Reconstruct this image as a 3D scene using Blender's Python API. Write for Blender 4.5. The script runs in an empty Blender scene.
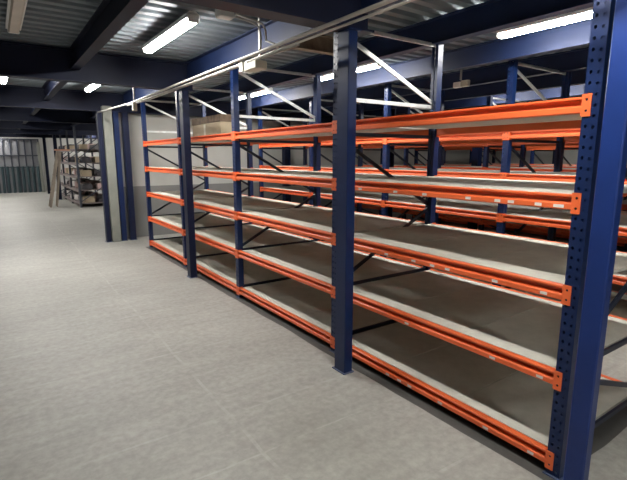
import bpy, math, random
from mathutils import Vector, Matrix
random.seed(7)
S = bpy.context.scene
COL = S.collection
PI = math.pi

# ------------------------------------------------------------------ materials
def new_mat(name):
    m = bpy.data.materials.new(name); m.use_nodes = True
    nt = m.node_tree; b = nt.nodes['Principled BSDF']
    return m, nt, b

def paint(name, rgb, rough=.45, metal=0.0, vary=.12, scale=6.0, bump=0.0, spec=.5, stretch=(1, 1, 1)):
    m, nt, b = new_mat(name)
    tc = nt.nodes.new('ShaderNodeTexCoord'); mp = nt.nodes.new('ShaderNodeMapping')
    mp.inputs['Scale'].default_value = stretch
    no = nt.nodes.new('ShaderNodeTexNoise'); no.inputs['Scale'].default_value = scale
    no.inputs['Detail'].default_value = 5; no.inputs['Roughness'].default_value = .6
    rp = nt.nodes.new('ShaderNodeValToRGB')
    rp.color_ramp.elements[0].position = .3; rp.color_ramp.elements[1].position = .7
    rp.color_ramp.elements[0].color = tuple(c*(1-vary) for c in rgb)+(1,)
    rp.color_ramp.elements[1].color = tuple(min(1, c*(1+vary)) for c in rgb)+(1,)
    nt.links.new(tc.outputs['Object'], mp.inputs[0]); nt.links.new(mp.outputs[0], no.inputs['Vector'])
    nt.links.new(no.outputs['Fac'], rp.inputs[0]); nt.links.new(rp.outputs[0], b.inputs['Base Color'])
    b.inputs['Roughness'].default_value = rough; b.inputs['Metallic'].default_value = metal
    b.inputs['Specular IOR Level'].default_value = spec
    if bump:
        bp = nt.nodes.new('ShaderNodeBump'); bp.inputs['Strength'].default_value = bump
        bp.inputs['Distance'].default_value = .01
        nt.links.new(no.outputs['Fac'], bp.inputs['Height']); nt.links.new(bp.outputs[0], b.inputs['Normal'])
    return m

M = {}
M['orange'] = paint('orange_powder_paint', (.66, .115, .030), .42, vary=.08, scale=3)
M['blue'] = paint('lamp_lit_column_blue', (.0058, .021, .112), .38, vary=.15, scale=4, spec=.35)  # nearest column only: brighter blue, the close lamp's light put into colour
M['beam_lit_blue'] = paint('lamp_lit_beam_blue', (.005, .0135, .052), .55, vary=.2, spec=.35, scale=2)  # joists near the lamps: same steel, lamp light put into the blue
M['upright_blue'] = paint('upright_blue_paint', (.0042, .0145, .062), .38, vary=.15, scale=4, spec=.35)
M['column_navy'] = paint('navy_column_paint', (.0024, .0058, .026), .5, vary=.15, scale=4, spec=.3)
M['brace_navy'] = paint('navy_brace_paint', (.006, .010, .025), .45, vary=.2)
M['cross_navy'] = paint('shaded_beam_navy', (.0030, .0062, .024), .6, vary=.25, scale=2, spec=.3)  # cross beams and aisle joists: darker copy, their shade put into colour
M['galv'] = paint('galvanised_steel', (.62, .63, .62), .38, metal=.75, vary=.15, scale=12)
M['conduit'] = paint('conduit_steel', (.36, .345, .31), .45, metal=.2, vary=.12, scale=8)
M['deck'] = paint('chipboard_deck', (.50, .49, .43), .75, vary=.10, scale=9, bump=.05)
M['corr'] = paint('corrugated_zinc', (.15, .18, .20), .48, metal=.5, vary=.2, scale=2.5, stretch=(.4, 2, 1))
M['white_plastic'] = paint('white_plastic', (.75, .75, .72), .4, vary=.03)
M['beige_plastic'] = paint('beige_plastic', (.52, .48, .38), .5, vary=.06)
M['dull_cover'] = paint('dull_cover', (.50, .44, .37), .35, vary=.08)
M['sticker'] = paint('paper_sticker', (.62, .60, .57), .6, vary=.05)
M['ink'] = paint('grey_print', (.12, .12, .12), .6, vary=.05)
M['plaster'] = paint('grey_plaster', (.19, .195, .17), .85, vary=.12, scale=5, bump=.15)
M['white_wall'] = paint('white_wall', (.42, .41, .39), .85, vary=.04, scale=2)
M['dark_metal'] = paint('dark_shelf_metal', (.03, .035, .05), .5, vary=.2)
M['shelf_board'] = paint('dusty_shelf_board', (.17, .14, .135), .8, vary=.25, scale=5)
M['wood'] = paint('worn_wood', (.24, .20, .16), .7, vary=.3, scale=7, stretch=(1, 1, .2))
M['orange_wood'] = paint('reddish_wood', (.40, .19, .12), .7, vary=.2)
M['carton'] = paint('tan_cardboard', (.36, .29, .20), .85, vary=.08, scale=5)
M['brown'] = paint('dark_brown_board', (.13, .09, .06), .8, vary=.4, scale=14)
M['teal'] = paint('teal_paint', (.03, .055, .065), .5, vary=.25, scale=3)
M['panel'] = paint('grey_sheet_panel', (.20, .20, .215), .5, vary=.15, scale=1.5)
M['foot'] = paint('foot_steel', (.05, .07, .13), .6, vary=.3)
M['bag_white'] = paint('pale_bag', (.50, .47, .46), .7, vary=.1)
M['bag_pink'] = paint('pinkish_carton', (.50, .36, .34), .8, vary=.15)
M['bag_grey'] = paint('grey_carton', (.18, .17, .17), .8, vary=.2)
M['bag_dark'] = paint('dark_bundle', (.05, .045, .05), .8, vary=.3)

def emit(name, rgb, k):
    m, nt, b = new_mat(name)
    b.inputs['Base Color'].default_value = (.8, .8, .8, 1)
    b.inputs['Emission Color'].default_value = rgb+(1,); b.inputs['Emission Strength'].default_value = k
    return m
M['lamp'] = emit('lit_tube_cover', (1.0, .975, .93), 165)
M['lamp_far'] = M['lamp']

def dado_wall():
    m, nt, b = new_mat('white_wall_with_grey_dado')
    g = nt.nodes.new('ShaderNodeNewGeometry'); sx = nt.nodes.new('ShaderNodeSeparateXYZ')
    gt = nt.nodes.new('ShaderNodeMath'); gt.operation = 'GREATER_THAN'; gt.inputs[1].default_value = 1.06
    no = nt.nodes.new('ShaderNodeTexNoise'); no.inputs['Scale'].default_value = 1.3; no.inputs['Detail'].default_value = 6
    mx = nt.nodes.new('ShaderNodeMix'); mx.data_type = 'RGBA'
    mx.inputs[6].default_value = (.19, .19, .185, 1); mx.inputs[7].default_value = (.42, .415, .39, 1)
    m2 = nt.nodes.new('ShaderNodeMix'); m2.data_type = 'RGBA'; m2.blend_type = 'MULTIPLY'
    rp = nt.nodes.new('ShaderNodeValToRGB'); rp.color_ramp.elements[0].color = (.86, .86, .84, 1)
    rp.color_ramp.elements[0].position = .35; rp.color_ramp.elements[1].position = .65
    nt.links.new(g.outputs['Position'], sx.inputs[0]); nt.links.new(sx.outputs[2], gt.inputs[0])
    nt.links.new(gt.outputs[0], mx.inputs[0]); nt.links.new(g.outputs['Position'], no.inputs['Vector'])
    nt.links.new(no.outputs['Fac'], rp.inputs[0]); m2.inputs[0].default_value = 1
    nt.links.new(mx.outputs[2], m2.inputs[6]); nt.links.new(rp.outputs[0], m2.inputs[7])
    nt.links.new(m2.outputs[2], b.inputs['Base Color']); b.inputs['Roughness'].default_value = .85
    return m
M['dado'] = dado_wall()

def floor_mat():
    m, nt, b = new_mat('worn_concrete_floor')
    N = nt.nodes.new; L = nt.links.new
    g = N('ShaderNodeNewGeometry')
    def noise(scale, det, lo, hi, c0, c1, vec=None):
        n = N('ShaderNodeTexNoise'); n.inputs['Scale'].default_value = scale; n.inputs['Detail'].default_value = det
        n.inputs['Roughness'].default_value = .62
        L(vec or g.outputs['Position'], n.inputs['Vector'])
        r = N('ShaderNodeValToRGB'); r.color_ramp.elements[0].position = lo; r.color_ramp.elements[1].position = hi
        r.color_ramp.elements[0].color = c0; r.color_ramp.elements[1].color = c1
        L(n.outputs['Fac'], r.inputs[0]); return n, r
    n1, r1 = noise(.8, 8, .34, .66, (.315, .305, .28, 1), (.405, .396, .37, 1))
    n2, r2 = noise(20, 9, .36, .66, (.78, .78, .77, 1), (1.0, 1.0, 1.0, 1))
    mp = N('ShaderNodeMapping'); mp.inputs['Scale'].default_value = (1.2, 9, 1); mp.inputs['Rotation'].default_value = (0, 0, .12)
    L(g.outputs['Position'], mp.inputs[0])
    n3, r3 = noise(1.0, 6, .35, .7, (.90, .90, .89, 1), (1.05, 1.05, 1.04, 1), mp.outputs[0])
    def mul(a, c):
        x = N('ShaderNodeMix'); x.data_type = 'RGBA'; x.blend_type = 'MULTIPLY'; x.inputs[0].default_value = 1
        L(a, x.inputs[6]); L(c, x.inputs[7]); return x.outputs[2]
    base = mul(mul(r1.outputs[0], r2.outputs[0]), r3.outputs[0])
    # faint paler slab joints
    sx = N('ShaderNodeSeparateXYZ')
    wob = N('ShaderNodeTexNoise'); wob.inputs['Scale'].default_value = 1.5; L(g.outputs['Position'], wob.inputs['Vector'])
    L(g.outputs['Position'], sx.inputs[0])
    def math_(op, a, c=None):
        x = N('ShaderNodeMath'); x.operation = op
        for i, v in enumerate((a, c)):
            if v is None: continue
            if isinstance(v, (int, float)): x.inputs[i].default_value = v
            else: L(v, x.inputs[i])
        return x.outputs[0]
    w = math_('MULTIPLY', math_('SUBTRACT', wob.outputs['Fac'], .5), .05)
    def joints(comp, offset, pitch, width):
        p = math_('ADD', math_('SUBTRACT', comp, offset), w)
        fr = math_('PINGPONG', p, pitch/2)
        return math_('LESS_THAN', fr, width)
    jx = joints(sx.outputs[0], 1.10, 2.3, .011)
    jy = joints(sx.outputs[1], 3.69, 1.15, .010)
    jy2 = joints(sx.outputs[1], 4.38, 2.3, .007)
    j = math_('MAXIMUM', math_('MAXIMUM', jx, jy), jy2)
    nn, rr = noise(3.5, 5, .4, .62, (0, 0, 0, 1), (1, 1, 1, 1))
    jf = math_('MULTIPLY', math_('MULTIPLY', j, rr.outputs[0]), .28)
    mx = N('ShaderNodeMix'); mx.data_type = 'RGBA'; L(jf, mx.inputs[0]); L(base, mx.inputs[6]); mx.inputs[7].default_value = (.52, .51, .49, 1)
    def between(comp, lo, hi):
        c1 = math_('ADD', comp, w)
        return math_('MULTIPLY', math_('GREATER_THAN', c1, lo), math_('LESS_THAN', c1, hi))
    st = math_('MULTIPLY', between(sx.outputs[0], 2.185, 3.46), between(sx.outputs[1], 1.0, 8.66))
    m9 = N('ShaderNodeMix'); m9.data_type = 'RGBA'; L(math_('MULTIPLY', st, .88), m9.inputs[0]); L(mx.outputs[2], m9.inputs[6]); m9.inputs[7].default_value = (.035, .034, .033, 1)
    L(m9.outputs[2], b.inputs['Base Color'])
    rr2 = N('ShaderNodeMapRange'); rr2.inputs[3].default_value = .42; rr2.inputs[4].default_value = .68
    L(n1.outputs['Fac'], rr2.inputs[0]); L(rr2.outputs[0], b.inputs['Roughness'])
    bp = N('ShaderNodeBump'); bp.inputs['Strength'].default_value = .10; bp.inputs['Distance'].default_value = .01
    L(n2.outputs['Fac'], bp.inputs['Height']); L(bp.outputs[0], b.inputs['Normal'])
    return m
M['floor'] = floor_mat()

# ------------------------------------------------------------------ mesh builder
class MB:
    def __init__(s): s.v = []; s.f = []
    def box(s, x0, x1, y0, y1, z0, z1, ch=0.0):
        if ch <= 0:
            n = len(s.v)
            s.v += [(x, y, z) for z in (z0, z1) for y in (y0, y1) for x in (x0, x1)]
            s.f += [tuple(n+i for i in q) for q in ((0, 2, 3, 1), (4, 5, 7, 6), (0, 1, 5, 4), (2, 6, 7, 3), (0, 4, 6, 2), (1, 3, 7, 5))]
        else:   # chamfered along z edges and top/bottom
            c = min(ch, (x1-x0)*.4, (y1-y0)*.4, (z1-z0)*.4)
            def ring(i, z):
                return [(x0+i+c*(k in (7, 0)) , 0, 0) for k in range(0)] or [
                    (x0+i+c, y0+i, z), (x1-i-c, y0+i, z), (x1-i, y0+i+c, z), (x1-i, y1-i-c, z),
                    (x1-i-c, y1-i, z), (x0+i+c, y1-i, z), (x0+i, y1-i-c, z), (x0+i, y0+i+c, z)]
            n = len(s.v)
            s.v += ring(c*.9, z0)+ring(0, z0+c)+ring(0, z1-c)+ring(c*.9, z1)
            for r in range(3):
                for k in range(8):
                    a = n+r*8+k; b = n+r*8+(k+1) % 8
                    s.f.append((a, b, b+8, a+8))
            s.f.append(tuple(n+7-k for k in range(8))); s.f.append(tuple(n+24+k for k in range(8)))
        return s
    def prism(s, poly, a0, a1, axis='y'):
        """closed polygon of 2D points extruded along an axis; y: (x,z)  x: (y,z)  z: (x,y)"""
        n = len(s.v); k = len(poly)
        for a in (a0, a1):
            for p, q in poly:
                s.v.append((p, a, q) if axis == 'y' else (a, p, q) if axis == 'x' else (p, q, a))
        for i in range(k):
            j = (i+1) % k
            s.f.append((n+i, n+j, n+k+j, n+k+i))
        s.f.append(tuple(n+i for i in reversed(range(k)))); s.f.append(tuple(n+k+i for i in range(k)))
        return s
    def tube(s, pts, r, seg=8, cap=True):
        pts = [Vector(p) for p in pts]; n = len(s.v)
        up = Vector((0, 0, 1)); prev = None
        for i, p in enumerate(pts):
            if i == 0: d = pts[1]-p
            elif i == len(pts)-1: d = p-pts[-2]
            else: d = (pts[i+1]-p).normalized()+(p-pts[i-1]).normalized()
            d.normalize()
            if prev is None:
                a = d.cross(up if abs(d.z) < .9 else Vector((1, 0, 0))).normalized()
            else:
                a = (prev-d*prev.dot(d)).normalized()
            b = d.cross(a); prev = a
            for k in range(seg):
                t = 2*PI*k/seg; s.v.append(tuple(p+a*math.cos(t)*r+b*math.sin(t)*r))
        for i in range(len(pts)-1):
            for k in range(seg):
                a = n+i*seg+k; b = n+i*seg+(k+1) % seg
                s.f.append((a, b, b+seg, a+seg))
        if cap:
            s.f.append(tuple(n+k for k in reversed(range(seg))))
            e = n+(len(pts)-1)*seg; s.f.append(tuple(e+k for k in range(seg)))
        return s
    def bar(s, a, b, w, t, flat=Vector((0, 1, 0))):
        """rectangular bar from a to b, t thick along 'flat', w wide across"""
        a, b = Vector(a), Vector(b); d = (b-a).normalized(); f = flat.normalized(); c = d.cross(f).normalized()
        n = len(s.v)
        for p in (a, b):
            for u, v in ((-1, -1), (1, -1), (1, 1), (-1, 1)):
                s.v.append(tuple(p+c*u*w/2+f*v*t/2))
        for i in range(4):
            j = (i+1) % 4; s.f.append((n+i, n+j, n+4+j, n+4+i))
        s.f += [(n+3, n+2, n+1, n), (n+4, n+5, n+6, n+7)]
        return s
    def mesh(s, name, mat, smooth=False):
        me = bpy.data.meshes.new(name); me.from_pydata(s.v, [], s.f)
        import bmesh
        bm = bmesh.new(); bm.from_mesh(me); bmesh.ops.recalc_face_normals(bm, faces=bm.faces[:]); bm.to_mesh(me); bm.free()
        me.materials.append(mat)
        if smooth:
            for p in me.polygons: p.use_smooth = True
            try: me.set_sharp_from_angle(angle=math.radians(35))
            except Exception: pass
        return me
    def build(s, name, mat, parent=None, smooth=False, loc=(0, 0, 0)):
        return link(name, s.mesh(name, mat, smooth), parent, loc)

def link(name, me, parent=None, loc=(0, 0, 0)):
    o = bpy.data.objects.new(name, me); COL.objects.link(o); o.location = loc
    if parent is not None: o.parent = parent
    return o
def tag(o, label=None, cat=None, group=None, kind=None):
    if label: o['label'] = label
    if cat: o['category'] = cat
    if group: o['group'] = group
    if kind: o['kind'] = kind
    return o
def thing(name, loc, label, cat, group=None):
    return tag(link(name, None, None, loc), label, cat, group)
def copy_tree(o, parent=None):
    c = o.copy(); COL.objects.link(c); c.parent = parent
    for ch in list(o.children): copy_tree(ch, c)
    return c

# ------------------------------------------------------------------ room
ZC = 2.86          # underside of the corrugated deck
CROSS = [-.90, 2.62, 6.12, 9.70, 13.3, 16.9, 20.5, 24.1]
YW = 9.84          # end wall behind the racks
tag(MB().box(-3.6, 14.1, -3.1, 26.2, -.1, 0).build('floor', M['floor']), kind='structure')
mb = MB()
y = -3.1; prof = []
while y < 26.1:
    prof += [(y, ZC), (y+.075, ZC), (y+.095, ZC+.05), (y+.150, ZC+.05)]; y += .17
top = [(prof[-1][0], ZC+.10), (prof[0][0], ZC+.10)]
n = len(prof)
for x in (-3.6, 14.1):
    mb.v += [(x, a, b) for a, b in prof]
for i in range(n-1): mb.f.append((i, i+1, n+i+1, n+i))
mb.box(-3.6, 14.1, -3.1, 26.2, ZC+.07, ZC+.12)
tag(mb.build('ceiling', M['corr']), kind='structure')
H = ZC+.1
tag(MB().box(2.03, 14.1, YW, YW+.12, 0, H).build('wall_end', M['dado']), kind='structure')
tag(MB().box(-3.6, 8.1, 26.1, 26.2, 0, H).build('wall_back', M['white_wall']), kind='structure')
tag(MB().box(-3.7, -3.6, -3.1, 26.2, 0, H).build('wall_left', M['white_wall']), kind='structure')
tag(MB().box(14.1, 14.2, -3.1, YW+.12, 0, H).build('wall_right', M['dado']), kind='structure')
tag(MB().box(8.0, 8.1, YW+.12, 26.1, 0, H).build('wall_storeroom', M['white_wall']), kind='structure')
tag(MB().box(-3.7, 14.2, -3.2, -3.1, 0, H).build('wall_near', M['white_wall']), kind='structure')

# ------------------------------------------------------------------ ceiling steelwork
def ibeam_poly(c, z0, z1, w, tf, tw):
    h = w/2; t = tw/2
    return [(c-h, z0), (c+h, z0), (c+h, z0+tf), (c+t, z0+tf), (c+t, z1-tf), (c+h, z1-tf), (c+h, z1), (c-h, z1),
            (c-h, z1-tf), (c-t, z1-tf), (c-t, z0+tf), (c-h, z0+tf)]
cross_where = ['above the camera end of the racks', 'over the middle blue column', 'over the blue column between second and third rack bays',
               'just before the white end wall', 'first beyond the plaster pillar', 'second beyond the plaster pillar',
               'over the far dark shelving', 'nearest the far panelled wall']
for yc, wh in zip(CROSS, cross_where):
    o = MB().prism(ibeam_poly(yc, 2.51, ZC-.002, .15, .014, .010), -3.58, 2.285 if yc < 9 else 14.05 if yc < 9.9 else 7.98, 'x').build('cross_beam', M['cross_navy'])
    tag(o, 'deep navy steel cross beam under the ceiling, '+wh, 'beam', 'main cross beams')
JX = [-.45, .885, 2.22, 3.36, 4.48, 5.62, 6.76, 7.90, 9.04, 10.2]
jx_where = ['left of the aisle', 'over mid aisle', 'over nearest rack fronts', 'over nearest rack backs',
            'over second rack fronts', 'over second rack backs', 'over third rack fronts',
            'over third rack backs', 'over fourth rack fronts', 'over fourth rack backs']
bay_where = ['bay above the camera', 'bay before the second cross beam', 'bay before the end wall', 'bay just past the pillar',
             'second bay past the pillar', 'bay over the ladder', 'farthest bay']
for xi, xj in enumerate(JX):
    for b in range(7 if xj < 3 else 1):
        y0, y1 = CROSS[b]+.007, CROSS[b+1]-.007
        if xj > 3: y0, y1 = -3.05, 9.62
        z0, z1, hw = 2.645, ZC-.002, .05
        m = MB()
        m.box(xj-hw, xj+hw, y0, y1, z0, z0+.009)
        m.box(xj-.004, xj+.004, y0, y1, z0+.009, z1-.02)
        m.box(xj-hw, xj+hw, y0+.075, y1-.075, z1-.009, z1)
        m.box(xj-.004, xj+.004, y0+.075, y1-.075, z1-.02, z1-.009)
        tag(m.build('ceiling_joist', M['beam_lit_blue' if xj > 2 else 'cross_navy']), 'blue steel joist %s, %s' % (jx_where[xi], bay_where[b]) if xj < 3 else 'long blue steel joist %s, running the whole length' % jx_where[xi], 'joist', 'ceiling joists')
t = MB().prism(ibeam_poly(3.98, 2.70, ZC-.002, .09, .008, .006), 2.275, 3.305, 'x').build('bridging_beam', M['brown'])
tag(t, 'short brown steel beam bridging the joists above the nearest racks', 'beam')

# columns
def c_column(x0, x1, y0, y1, z1, label, group=None, h_section=False, mat='column_navy'):
    cx, cy = (x0+x1)/2, (y0+y1)/2
    t = thing('steel_column', (cx, cy, 0), label, 'column', group)
    a, b = (x1-x0)/2, (y1-y0)/2
    tw = .007
    if h_section:
        poly = [(-a, -b), (-a+.009, -b), (-a+.009, -tw/2), (a-.009, -tw/2), (a-.009, -b), (a, -b), (a, b), (a-.009, b),
                (a-.009, tw/2), (-a+.009, tw/2), (-a+.009, b), (-a, b)]
    else:   # channel with its web towards the aisle and two folded lips
        c = .006
        poly = [(-a+c, -b), (a, -b), (a, -b+.03), (a-.005, -b+.03), (a-.005, -b+.006), (-a+.006, -b+.006), (-a+.006, b-.006),
                (a-.005, b-.006), (a-.005, b-.03), (a, b-.03), (a, b), (-a+c, b), (-a, b-c), (-a, -b+c)]
    MB().prism(poly, .008, z1, 'z').build('shaft', M[mat], t)
    MB().box(-a-.012, a+.012, -b-.012, b+.012, 0, .008).build('base_plate', M['foot'], t)
    MB().box(-a-.005, a+.02, -b-.02, b+.02, z1, z1+.008).build('cap_plate', M[mat], t)
    return t
c_column(2.065, 2.140, 2.555, 2.685, 2.502, 'dark blue steel column standing in front of the racks, centre of the view', mat='upright_blue')
c_column(2.090, 2.180, 5.99, 6.12, 2.502, 'blue steel column in front of the racks, between centre column and plaster pillar')
c_column(2.095, 2.150, .828, .918, ZC-.01, 'wide bright blue steel column beside the nearest perforated upright', mat='blue')
c_column(1.69, 1.770, 9.55, 9.70, 2.502, 'navy steel column on the aisle side of the plaster pillar')
c_column(1.965, 2.065, 9.55, 9.70, 2.502, 'blue steel column touching the right side of the plaster pillar', mat='upright_blue')
c_column(2.135, 2.245, 9.55, 9.70, 2.502, 'dark steel column against the white end wall, just left of the racks')
c_column(5.83, 5.98, 2.55, 2.70, 2.502, 'dark column behind the second rack row, nearest of its line', h_section=True)
c_column(5.83, 5.98, 6.05, 6.20, 2.502, 'dark column behind the second rack row, halfway along', h_section=True)
c_column(5.83, 5.98, 9.60, 9.75, 2.502, 'dark column behind the second rack row, against the end wall', h_section=True)
c_column(8.42, 8.57, 6.05, 6.20, 2.502, 'dark column in the aisle behind the third rack row', h_section=True)
c_column(1.98, 2.10, 20.44, 20.56, 2.502, 'dark blue column beside the far cluttered shelving', h_section=True)
c_column(1.92, 2.04, 24.04, 24.16, 2.502, 'slim blue column in front of the far panelled wall', h_section=True)
m = MB().box(1.785, 1.945, 9.50, 9.76, 0, 2.60, .006)
o = m.build('plaster_pillar', M['plaster']); tag(o, 'grey plastered pillar between two navy steel columns', 'pillar')

# ------------------------------------------------------------------ pallet racks
ZL = [.089, .538, .990, 1.440, 1.888]
YU = [1.035, 2.930, 4.815, 6.690, 8.580]
XF, XR, HT = 2.245, 3.430, 2.665        # front face, rear face, upright height

def upright_mesh():
    """open omega section facing -X with two columns of real holes in its face"""
    m = MB(); w = .035; d = .065; th = .0022; cell = .0475
    nrow = int(HT/cell); rows = nrow
    def plate_cell(y0, y1, z0, z1, hy, hz, r):
        n = len(m.v); K = 8
        rect = [(y1, (z0+z1)/2), (y1, z1), ((y0+y1)/2, z1), (y0, z1), (y0, (z0+z1)/2), (y0, z0), ((y0+y1)/2, z0), (y1, z0)]
        hol = [(hy+r*math.cos(2*PI*k/K)*.82, hz+r*math.sin(2*PI*k/K)) for k in range(K)]
        m.v += [(0, a, b) for a, b in rect]+[(0, a, b) for a, b in hol]+[(th, a, b) for a, b in hol]
        for k in range(K):
            j = (k+1) % K
            m.f.append((n+k, n+j, n+K+j, n+K+k)); m.f.append((n+K+k, n+K+j, n+2*K+j, n+2*K+k))
    for r in range(rows):
        z0 = .008+r*(HT-.008)/rows; z1 = .008+(r+1)*(HT-.008)/rows; zm = (z0+z1)/2
        plate_cell(-w, 0, z0, z1, -.0165, zm, .0085); plate_cell(0, w, z0, z1, .0165, zm+.004, .0085)
    for s in (-1, 1):
        m.box(0, d, s*w-.0011, s*w+.0011, .008, HT)
        m.box(d-.002, d, min(s*w, s*(w-.030)), max(s*w, s*(w-.030)), .008, HT)
    return m.mesh('upright', M['upright_blue'])
UP = upright_mesh()
FOOT = MB().box(-.012, .085, -.045, .045, 0, .008).mesh('foot_plate', M['foot'])

def beam_mesh(L):
    m = MB()
    # step profile seen end on: upper rib, recessed groove, fuller lower rib
    P = [(0, -.033), (.004, -.037), (.040, -.037), (.044, -.033), (.044, .033), (.040, .037), (.006, .037), (.002, .034),
         (.002, .026), (.030, .021), (.034, .016), (.034, .002), (.006, -.004), (0, -.010)]
    m.prism(P, -L/2, L/2, 'y'); return m.mesh('beam', M['orange'])
def conn_mesh(s):
    m = MB(); c = .006; y0, y1, z0, z1 = 0, .038, -.052, .046
    # plate with two holes lapping the upright face
    def cellp(z0, z1):
        n = len(m.v); K = 8; ym = (y0+y1)/2; zm = (z0+z1)/2
        rect = [(y1, zm), (y1, z1), (ym, z1), (y0, z1), (y0, zm), (y0, z0), (ym, z0), (y1, z0)]
        for x in (-.006, -.002):
            m.v += [(x, s*a, b) for a, b in rect]+[(x, s*(ym+.0065*math.cos(2*PI*k/K)), zm+.0065*math.sin(2*PI*k/K)) for k in range(K)]
        for k in range(K):
            j = (k+1) % K
            m.f.append((n+k, n+j, n+K+j, n+K+k)); m.f.append((n+2*K+k, n+2*K+j, n+3*K+j, n+3*K+k))
            m.f.append((n+K+k, n+K+j, n+3*K+j, n+3*K+k))
    cellp(z0, (z0+z1)/2); cellp((z0+z1)/2, z1)
    for a, b in ((z0, z0), (z1, z1)):
        m.box(-.006, -.002, min(s*y0, s*y1), max(s*y0, s*y1), a-.001, a+.001)
    for yy in (y0, y1):
        m.box(-.006, -.002, s*yy-.001, s*yy+.001, z0, z1)
    m.box(-.004, .044, min(0, s*-.004), max(0, s*-.004)+.0001, z0, z1)   # return flange welded to the beam end
    return m.mesh('connector', M['orange'])
LB = [YU[i+1]-YU[i]-.076 for i in range(4)]
BM = [beam_mesh(l) for l in LB]
CM = {1: conn_mesh(1), -1: conn_mesh(-1)}
def deck_mesh(L):
    m = MB(); n = 3
    for k in range(n):
        y0 = -L/2+k*L/n; m.box(.048, XR-XF-.048, y0+.0015, y0+L/n-.0015, .019, .037)
    return m.mesh('shelf_panel', M['deck'])
DM = [deck_mesh(l) for l in LB]
STK = MB().box(-.0006, 0, -.018, .018, -.0075, .0075).mesh('sticker', M['sticker'])
PRN = MB().box(-.0010, -.0006, -.014, .010, -.0035, .0035).mesh('printed_mark', M['ink'])
D = XR-XF
def brace_mesh(a, b):
    m = MB(); a, b = Vector(a), Vector(b)
    d = (b-a).normalized(); c = d.cross(Vector((0, 1, 0)))
    m.bar(a, b, .030, .003)
    m.bar(a+c*.0135+Vector((0, .007, 0)), b+c*.0135+Vector((0, .007, 0)), .003, .014)
    m.bar(a-c*.0135+Vector((0, .007, 0)), b-c*.0135+Vector((0, .007, 0)), .003, .014)
    return m.mesh('brace', M['galv' if min(a.z, b.z) > 2 else 'brace_navy'])
i0, i1 = .045, D-.045
BR = [brace_mesh((i0, 0, z), (i1, 0, z)) for z in (2.640, 2.105, 1.835, .575, .13)]
BR += [brace_mesh(a, b) for a, b in (((i0, 0, 2.60), (i1, 0, 2.13)), ((i0, 0, 1.80), (i1, 0, 1.20)), ((i1, 0, 1.18), (i0, 0, .61)), ((i0, 0, .54), (i1, 0, .16)))]
ANCH = None
def make_rack(label, stickers=()):
    t = thing('pallet_rack', (XF, 0, 0), label, 'rack', 'rows of blue and orange racking')
    for yu in YU:
        for s in (0, 1):
            u = link('upright', UP, t, (0 if s == 0 else D, yu, 0))
            if s: u.rotation_euler = (0, 0, PI)
            link('foot_plate', FOOT, u, (0, 0, 0))
        for me in BR: link('brace', me, t, (0, yu+.0, 0))
    for z in ZL:
        for b in range(4):
            yc = (YU[b]+YU[b+1])/2; L = LB[b]
            for s in (0, 1):
                be = link('beam', BM[b], t, (0 if s == 0 else D, yc, z))
                if s: be.rotation_euler = (0, 0, PI)
                link('connector', CM[1], be, (0, L/2, 0)); link('connector', CM[-1], be, (0, -L/2, 0))
                if s == 0:
                    for (sy, lv) in stickers:
                        if lv == z and YU[b] < sy < YU[b+1]:
                            st = link('sticker', STK, be, (0, sy-yc, -.0215)); st['label'] = 'small white paper sticker'
            link('shelf_panel', DM[b], t, (0, yc, z))
    return t

CAMP = (455.0, .6069, .1796, .0008)
def cam_basis():
    f, yaw, pitch, roll = CAMP
    F = Vector((math.sin(yaw)*math.cos(pitch), math.cos(yaw)*math.cos(pitch), -math.sin(pitch)))
    R = Vector((math.cos(yaw), -math.sin(yaw), 0)); U = R.cross(F)
    R2 = R*math.cos(roll)+U*math.sin(roll)
    return R2, R2.cross(F), F
# where the paper stickers sit along the nearest beams (metres along the row)
STICK = {1.440: [1.08+.05, 1.145, 1.24, 1.39, 1.47, 1.66, 1.99, 2.25, 2.62], .990: [1.17, 1.45, 1.78, 1.90, 2.06, 2.32, 2.72],
         .538: [1.15, 1.43, 2.1], .089: [1.16, 1.44, 1.78, 2.05, 2.15, 2.27, 2.72]}
stk = [(yy, z) for z, l in STICK.items() for yy in l]
rackA = make_rack('nearest row of blue and orange racking with pale shelf boards, along the aisle', stk)
rows = [(4.60, 'second row of blue and orange racking, just behind the nearest row'),
        (6.95, 'third row of racking seen through the first two rows'),
        (9.30, 'fourth row of racking, seen small between the shelves of the front rows'),
        (11.65, 'last row of racking near the far right wall')]
base = make_rack('x')
for k, (x, lab) in enumerate(rows):
    r = base if k == 0 else copy_tree(base)
    r.location = (x, .035, 0); r['label'] = lab

# carton on the top level of the nearest row
t = thing('cardboard_carton', (2.42, 5.56, ZL[4]+.037), 'long slim tan carton with dark brown lid on top of nearest rack row', 'box')
m = MB().box(0, .17, 0, 1.0, 0, .175, .004); m.build('body', M['carton'], t)
m = MB().box(-.008, .178, -.008, 1.008, .177, .265, .004); m.build('lid', M['brown'], t)
m = MB().box(-.003, 0, .50, .56, .01, .165); m.build('tape', M['beige_plastic'], t)

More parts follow.
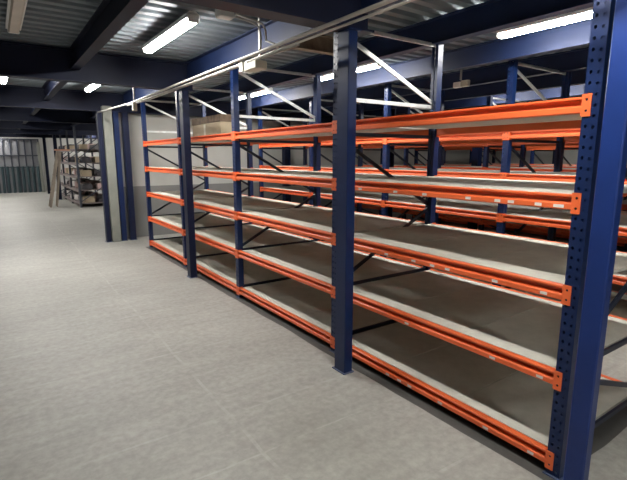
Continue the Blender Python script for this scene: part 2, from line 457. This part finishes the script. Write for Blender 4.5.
# ------------------------------------------------------------------ fluorescent lamps
def lamp_meshes(L):
    w = .045
    body = MB().prism([(-w*1.25, .030), (-w*1.3, -.006), (w*1.3, -.006), (w*1.25, .030), (w*.6, .05), (-w*.6, .05)], -L/2, L/2, 'y')
    cov = MB().prism([(-w*.93, -.0065), (-w*.98, -.018), (-w*.72, -.036), (w*.72, -.036), (w*.98, -.018), (w*.93, -.0065)], -L/2+.012, L/2-.012, 'y')
    caps = [MB().box(-w*1.02, w*1.02, s*(L/2)-.012, s*(L/2)+.012, -.038, .03, .006) for s in (-1, 1)]
    hang = [MB().box(-.012, .012, s*L*.36-.012, s*L*.36+.012, .05, ZC-2.785) for s in (-1, 1)]
    return body.mesh('housing', M['white_plastic']), cov, [c.mesh('end_cap', M['white_plastic']) for c in caps], [h.mesh('hanger', M['conduit']) for h in hang]
LM = lamp_meshes(1.36)
COVL = LM[1].mesh('cover', M['lamp']); COVD = LM[1].mesh('cover', M['dull_cover'])
LMS = lamp_meshes(.70); COVS = LMS[1].mesh('cover', M['lamp'])
def lamp(x, y, label, lit=True, z=2.785, short=False):
    t = thing('fluorescent_lamp', (x, y, z), label, 'ceiling lamp', 'tube lamps under the ceiling')
    A = LMS if short else LM
    link('housing', A[0], t)
    c = link('cover', COVS if short else COVL if lit else COVD, t)
    c['label'] = 'glowing white cover' if lit else 'dull unlit cover'
    for me in A[2]: link('end_cap', me, t)
    for me in A[3]: link('hanger', me, t)
    return t
lamp(.27, 4.45, 'unlit tube lamp with dull brownish cover at upper left', False)
lamp(1.48, 4.56, 'lit tube lamp over the aisle, largest one left of the racks')
lamp(1.45, 8.15, 'lit tube lamp over the aisle just before the plaster pillar')
lamp(.24, 7.95, 'lit tube lamp at the left edge of the view')
lamp(1.50, .75, 'lit tube lamp over the aisle beside the camera')
lamp(1.50, -2.0, 'lit tube lamp over the aisle behind the camera')
lamp(4.02, 2.05, 'long lit tube lamp at upper right, behind the nearest rack row')
lamp(4.02, 5.05, 'lit tube lamp seen beside the centre column, behind nearest rack row')
lamp(4.02, 7.78, 'lit tube lamp behind nearest rack row, close to the end wall')
lamp(7.40, 4.05, 'short lit tube lamp above the third rack row, near one', short=True)
lamp(7.40, 5.17, 'short lit tube lamp above the third rack row, far one', short=True)
lamp(11.1, 5.6, 'lit tube lamp between fourth and last rack rows')
lamp(.27, 12.0, 'added unseen short lit tube lamp in first bay beyond the pillar', short=True)  # added at half length to lift the mid floor, hidden by cross beams
lamp(.27, 15.0, 'added unseen lit tube lamp in second bay beyond the pillar')  # added to brighten the far floor, out of sight behind the beams
lamp(.27, 18.6, 'lit tube lamp above the ladder bay')
lamp(.27, 22.3, 'lit tube lamp two from the far panelled wall')
lamp(.27, 25.1, 'added unseen lit tube lamp nearest the far panelled wall', short=True)  # extra unseen source, added for more light on the farthest floor
lamp(-1.4, 20.6, 'lit tube lamp at the far left')
lamp(4.0, 18.8, 'lit tube lamp above the gap behind the far shelving')
lamp(4.0, 14.6, 'lit tube lamp past the end wall, before far shelving')
lamp(4.0, 24.6, 'lit tube lamp behind the farthest shelving')

# ------------------------------------------------------------------ conduits
def clip(parent, x, y, z):
    MB().box(x-.022, x+.022, y-.012, y+.012, z+.012, z+.03).build('clip', M['conduit'], parent)
def conduit(name, pts, r, label, clips=()):
    t = thing(name, pts[0], label, 'conduit', 'ceiling conduits')
    o = Vector(pts[0])
    MB().tube([Vector(p)-o for p in pts], r, 10).build('pipe', M['conduit'], t, smooth=True)
    for (x, y, z) in clips:
        MB().tube([Vector((x, y-.02, z))-o, Vector((x, y+.02, z))-o], r*1.35, 10).build('coupling', M['conduit'], t, smooth=True)
    return t
conduit('conduit', [(1.83, -.8, 2.475), (1.83, 5.4, 2.475), (1.84, 7.6, 2.475), (1.70, 9.50, 2.475)], .0125,
        'upper pale steel conduit running above the rack fronts', [(1.83, 1.6, 2.475), (1.83, 4.1, 2.475), (1.84, 7.5, 2.475)])
conduit('conduit', [(1.93, -.8, 2.480), (1.93, 5.2, 2.480), (1.90, 8.1, 2.480)], .009,
        'lower thin steel conduit running beside the centre column top', [(1.93, 2.1, 2.48), (1.93, 3.9, 2.48)])
conduit('conduit', [(1.885, 2.9, 2.445), (1.885, 6.8, 2.445), (1.87, 7.7, 2.455)], .008,
        'thinnest steel conduit below the other two, left of the centre column', [(1.885, 4.4, 2.445)])
arc = [(1.86, 3.42+.16, 2.475), (1.86, 3.42+.06, 2.478), (1.86, 3.42+.01, 2.51), (1.86, 3.42, 2.56), (1.86, 3.42, 2.60), (1.85, 3.415, 2.645), (1.82, 3.40, 2.672), (1.76, 3.385, 2.685), (1.56, 3.33, 2.69)]
conduit('bent_conduit', arc, .008, 'bent pale conduit rising from the pipe run to the ceiling, farther of two')
arc2 = [(x+.02, y-.05 if i > 2 else y-.38+i*.09, z) for i, (x, y, z) in enumerate(arc)]
conduit('bent_conduit', arc2, .008, 'bent pale conduit rising from the pipe run to the ceiling, nearer of two')
t = thing('junction_box', (1.50, 3.30, 2.65), 'white junction box under the corrugated ceiling, at the bent conduit end', 'junction box')
MB().box(-.06, .06, -.04, .04, 0, .09, .008).build('body', M['white_plastic'], t)
MB().tube([(.06, .02, .04), (.09, .035, .04)], .016, 8).build('cable_gland', M['white_plastic'], t)
MB().box(-.01, .01, -.01, .01, .09, ZC-2.65).build('hanger', M['conduit'], t)
t = thing('junction_box', (1.90, 3.62, 2.375), 'beige junction box with white glands hanging below the pipe run', 'junction box')
MB().box(-.05, .06, -.12, .10, 0, .065, .006).build('body', M['beige_plastic'], t)
MB().box(.05, .058, -.01, .01, .065, ZC-2.375).build('hanger', M['conduit'], t)
for k in range(3):
    MB().box(-.06+.04*k, -.035+.04*k, .10, .17, .0, .09, .004).build('cable_gland', M['white_plastic'], t)
t = thing('drop_conduit', (1.84, 7.42, 2.36), 'short vertical conduit with beige clip hanging before the end of the rack', 'conduit')
MB().tube([(0, -.03, 0), (0, -.03, .49)], .012, 8).build('pipe', M['conduit'], t, smooth=True)
MB().box(-.03, .03, -.06, .0, -.02, .10, .004).build('clip', M['beige_plastic'], t)
t = thing('emergency_light', (5.16, 4.03, 2.56), 'small white and beige emergency light below the ceiling above second rack row', 'emergency light')
MB().box(-.03, .03, 0, .11, 0, .07, .006).build('body', M['white_plastic'], t)
MB().box(-.03, .03, -.12, -.01, 0, .08, .006).build('battery_case', M['beige_plastic'], t)
MB().box(-.01, .01, .0, .02, .09, ZC-2.56).build('hanger', M['conduit'], t)

# ------------------------------------------------------------------ far storeroom shelving
def dark_shelving(x0, y0, nb, label, shelfmat='shelf_board', D2=1.15, L=1.9):
    t = thing('storage_shelving', (x0, y0, 0), label, 'shelving')
    up = MB().box(-.03, .03, -.035, .035, 0, 2.6)
    um = MB().prism([(-.03, -.035), (.03, -.035), (.03, -.029), (-.024, -.029), (-.024, .029), (.03, .029), (.03, .035), (-.03, .035)], 0, 2.62, 'z').mesh('upright', M['dark_metal'])
    for k in range(nb+1):
        for xx in (.03, D2-.03): link('upright', um, t, (xx, k*L, 0))
        for (za, zb) in ((.2, .9), (1.6, .9), (1.6, 2.4)):
            MB().bar((.06, k*L, za), (D2-.06, k*L, zb), .03, .004).build('brace', M['dark_metal'], t)
    for b in range(nb):
        for z in (.12, .56, 1.0, 1.45, 1.9):
            m = MB().box(.005, D2-.005, b*L+.04, (b+1)*L-.04, z, z+.022)
            m.build('shelf_panel', M[shelfmat], t)
            for xx in (0, D2-.03):
                MB().box(xx, xx+.03, b*L+.036, (b+1)*L-.036, z-.06, z-.001).build('beam', M[shelfmat], t)
    return t
FS = [(2.22, 16.75, 3), (4.5, 15.2, 4)]
dark_shelving(2.22, 16.75, 3, 'far dark shelving cluttered with cartons, beside the ladder')
dark_shelving(4.5, 15.2, 4, 'dark shelving behind the cluttered one, farthest right')
LV = {.142: 'bottom shelf', .582: 'second shelf', 1.022: 'middle shelf', 1.472: 'fourth shelf', 1.922: 'top shelf'}
kinds = [('carton', 'carton'), ('bag_white', 'bag'), ('bag_pink', 'carton'), ('bag_grey', 'carton'), ('bag_dark', 'bundle')]
def lump(w, d, h, mat):
    m = MB(); c = .12
    rings = [(0, .92), (.12, 1.0), (.55, .97), (.85, .8), (1.0, .45)]
    K = 10; n = 0
    for (zz, sc) in rings:
        for k in range(K):
            a = 2*PI*k/K; j = random.uniform(.93, 1.07)
            ca, sa = math.cos(a), math.sin(a)
            q = (abs(ca)**3+abs(sa)**3)**(-1/3)
            m.v.append((w/2*q*ca*sc*j, d/2*q*sa*sc*j, h*zz))
    for r in range(len(rings)-1):
        for k in range(K): m.f.append((r*K+k, r*K+(k+1) % K, (r+1)*K+(k+1) % K, (r+1)*K+k))
    m.f.append(tuple(reversed(range(K)))); m.f.append(tuple((len(rings)-1)*K+k for k in range(K)))
    return m.mesh('lump', M[mat], True)
def cart(w, d, h, mat):
    m = MB().box(-w/2, w/2, -d/2, d/2, 0, h, .006)
    m.box(-w/2+.01, w/2-.01, -.004, .004, h, h+.002)
    return m.mesh('carton', M[mat])
proto = {}
for km, kn in kinds:
    proto[km] = [cart(.30, .34, .20, km), cart(.24, .26, .15, km)] if kn == 'carton' else [lump(.34, .40, .20, km), lump(.28, .30, .14, km)]
COLN = {'carton': 'tan', 'bag_white': 'pale', 'bag_pink': 'pinkish', 'bag_grey': 'grey', 'bag_dark': 'black'}
for zz, wh in LV.items():
    yy = 16.98
    while yy < 22.2:
        if min(abs(yy-(16.75+1.9*k)) for k in range(4)) < .24: yy += .1; continue
        km, kn = random.choice(kinds); me = random.choice(proto[km])
        o = link(kn, me, None, (2.22+random.uniform(.22, .34), yy, zz)); o.rotation_euler = (0, 0, random.uniform(-.2, .2))
        tag(o, '%s %s on the %s of the far cluttered shelving' % (COLN[km], kn, wh), kn, 'clutter on the %s of the far shelving' % wh)
        yy += random.uniform(.36, .52)
    yy = 17.45
    while yy < 21.9:
        if min(abs(yy-(16.75+1.9*k)) for k in range(4)) < .24: yy += .1; continue
        km, kn = random.choice(kinds[2:]); o = link(kn, random.choice(proto[km]), None, (3.02+random.uniform(-.05, .05), yy, zz))
        tag(o, '%s %s at the back of the %s of the far cluttered shelving' % (COLN[km], kn, wh), kn, 'clutter at the back of the %s of far shelving' % wh)
        yy += random.uniform(.40, .55)
    for xx, (km, kn) in ((2.98, random.choice(kinds)),):
        o = link(kn, random.choice(proto[km]), None, (xx, 17.1, zz)); tag(o, '%s %s on the %s of the far cluttered shelving, end facing the aisle' % (COLN[km], kn, wh), kn, 'cartons at the near end of far shelving')
# dark crate at the near end of the low shelf
# rack rows continue: blank

# step ladder leaning open beside the far shelving
t = thing('step_ladder', (1.48, 17.6, 0), 'worn wooden step ladder standing open before the far shelving', 'ladder')
Tt = Vector((.40, -.1, 1.86))
for s in (-1, 1):
    MB().bar((-.05, s*.19, 0), (Tt.x-.08, Tt.y+s*.15, Tt.z), .07, .03).build('rail', M['wood'], t)
    MB().bar((.16, s*.18+.15, 0), (Tt.x-.01, Tt.y+s*.15, Tt.z-.02), .04, .025).build('rear_leg', M['wood'], t)
for k in range(6):
    f = (k+.8)/6.6
    cx = -.05+(Tt.x-.03)*f; cy = Tt.y*f; hw = .18-.04*f
    MB().box(cx-.05, cx+.05, cy-hw, cy+hw, Tt.z*f, Tt.z*f+.025).build('step', M['wood'], t)
MB().box(Tt.x-.16, Tt.x+.26, Tt.y-.2, Tt.y+.2, Tt.z+.005, Tt.z+.05).build('top_platform', M['orange_wood'], t)

# ------------------------------------------------------------------ far partition
t = thing('panel_partition', (-2.4, 25.6, 0), 'grey sheet partition with dark frame and teal vertical tubes at far left', 'partition')
PW = 4.25
MB().box(0, PW, .10, .13, 0, 2.5).build('sheet_panel', M['panel'], t)
for k in range(0, 16):
    x = k*PW/15
    MB().box(x-.03, x+.03, .03, .10, 0, 2.5).build('post', M['dark_metal'], t)
MB().box(0, PW, .02, .10, 1.70, 1.75).build('rail', M['dark_metal'], t)
MB().box(0, PW, .02, .10, 2.44, 2.5).build('rail', M['dark_metal'], t)
MB().box(0, PW, -.02, .06, 1.16, 1.20).build('rail', M['teal'], t)
for k in range(21):
    x = .08+k*PW/21
    MB().tube([(x, .0, 0), (x, .0, 1.22)], .06, 8).build('tube', M['teal'], t, smooth=True)
for k, x in enumerate((1.72, -.2)):
    o = MB().prism([(-.06, 0), (.06, 0), (.02, 2.35), (-.10, 2.35)], -.02, .02, 'y').build('leaning_board', M['plaster'], None, loc=(x+.14, 25.4, 0))
    tag(o, ['pale plank leaning at the right end of the far partition', 'pale plank leaning against the middle of the far partition'][k], 'plank')

# ------------------------------------------------------------------ world, camera, colour
w = bpy.data.worlds.new('World'); S.world = w; w.use_nodes = True
w.node_tree.nodes['Background'].inputs[0].default_value = (.5, .55, .6, 1)
w.node_tree.nodes['Background'].inputs[1].default_value = .02
cam = bpy.data.cameras.new('Camera'); co = bpy.data.objects.new('Camera', cam); COL.objects.link(co)
R, U, F = cam_basis()
co.matrix_world = Matrix(((R.x, U.x, -F.x, 0), (R.y, U.y, -F.y, 0), (R.z, U.z, -F.z, 1.65), (0, 0, 0, 1)))
cam.sensor_fit = 'HORIZONTAL'; cam.sensor_width = 36; cam.lens = CAMP[0]/627*36; cam.clip_start = .05; cam.clip_end = 100
S.camera = co
S.view_settings.view_transform = 'Standard'; S.view_settings.look = 'None'
S.view_settings.gamma = 1; S.view_settings.use_curve_mapping = False
S.view_settings.exposure = 0.0
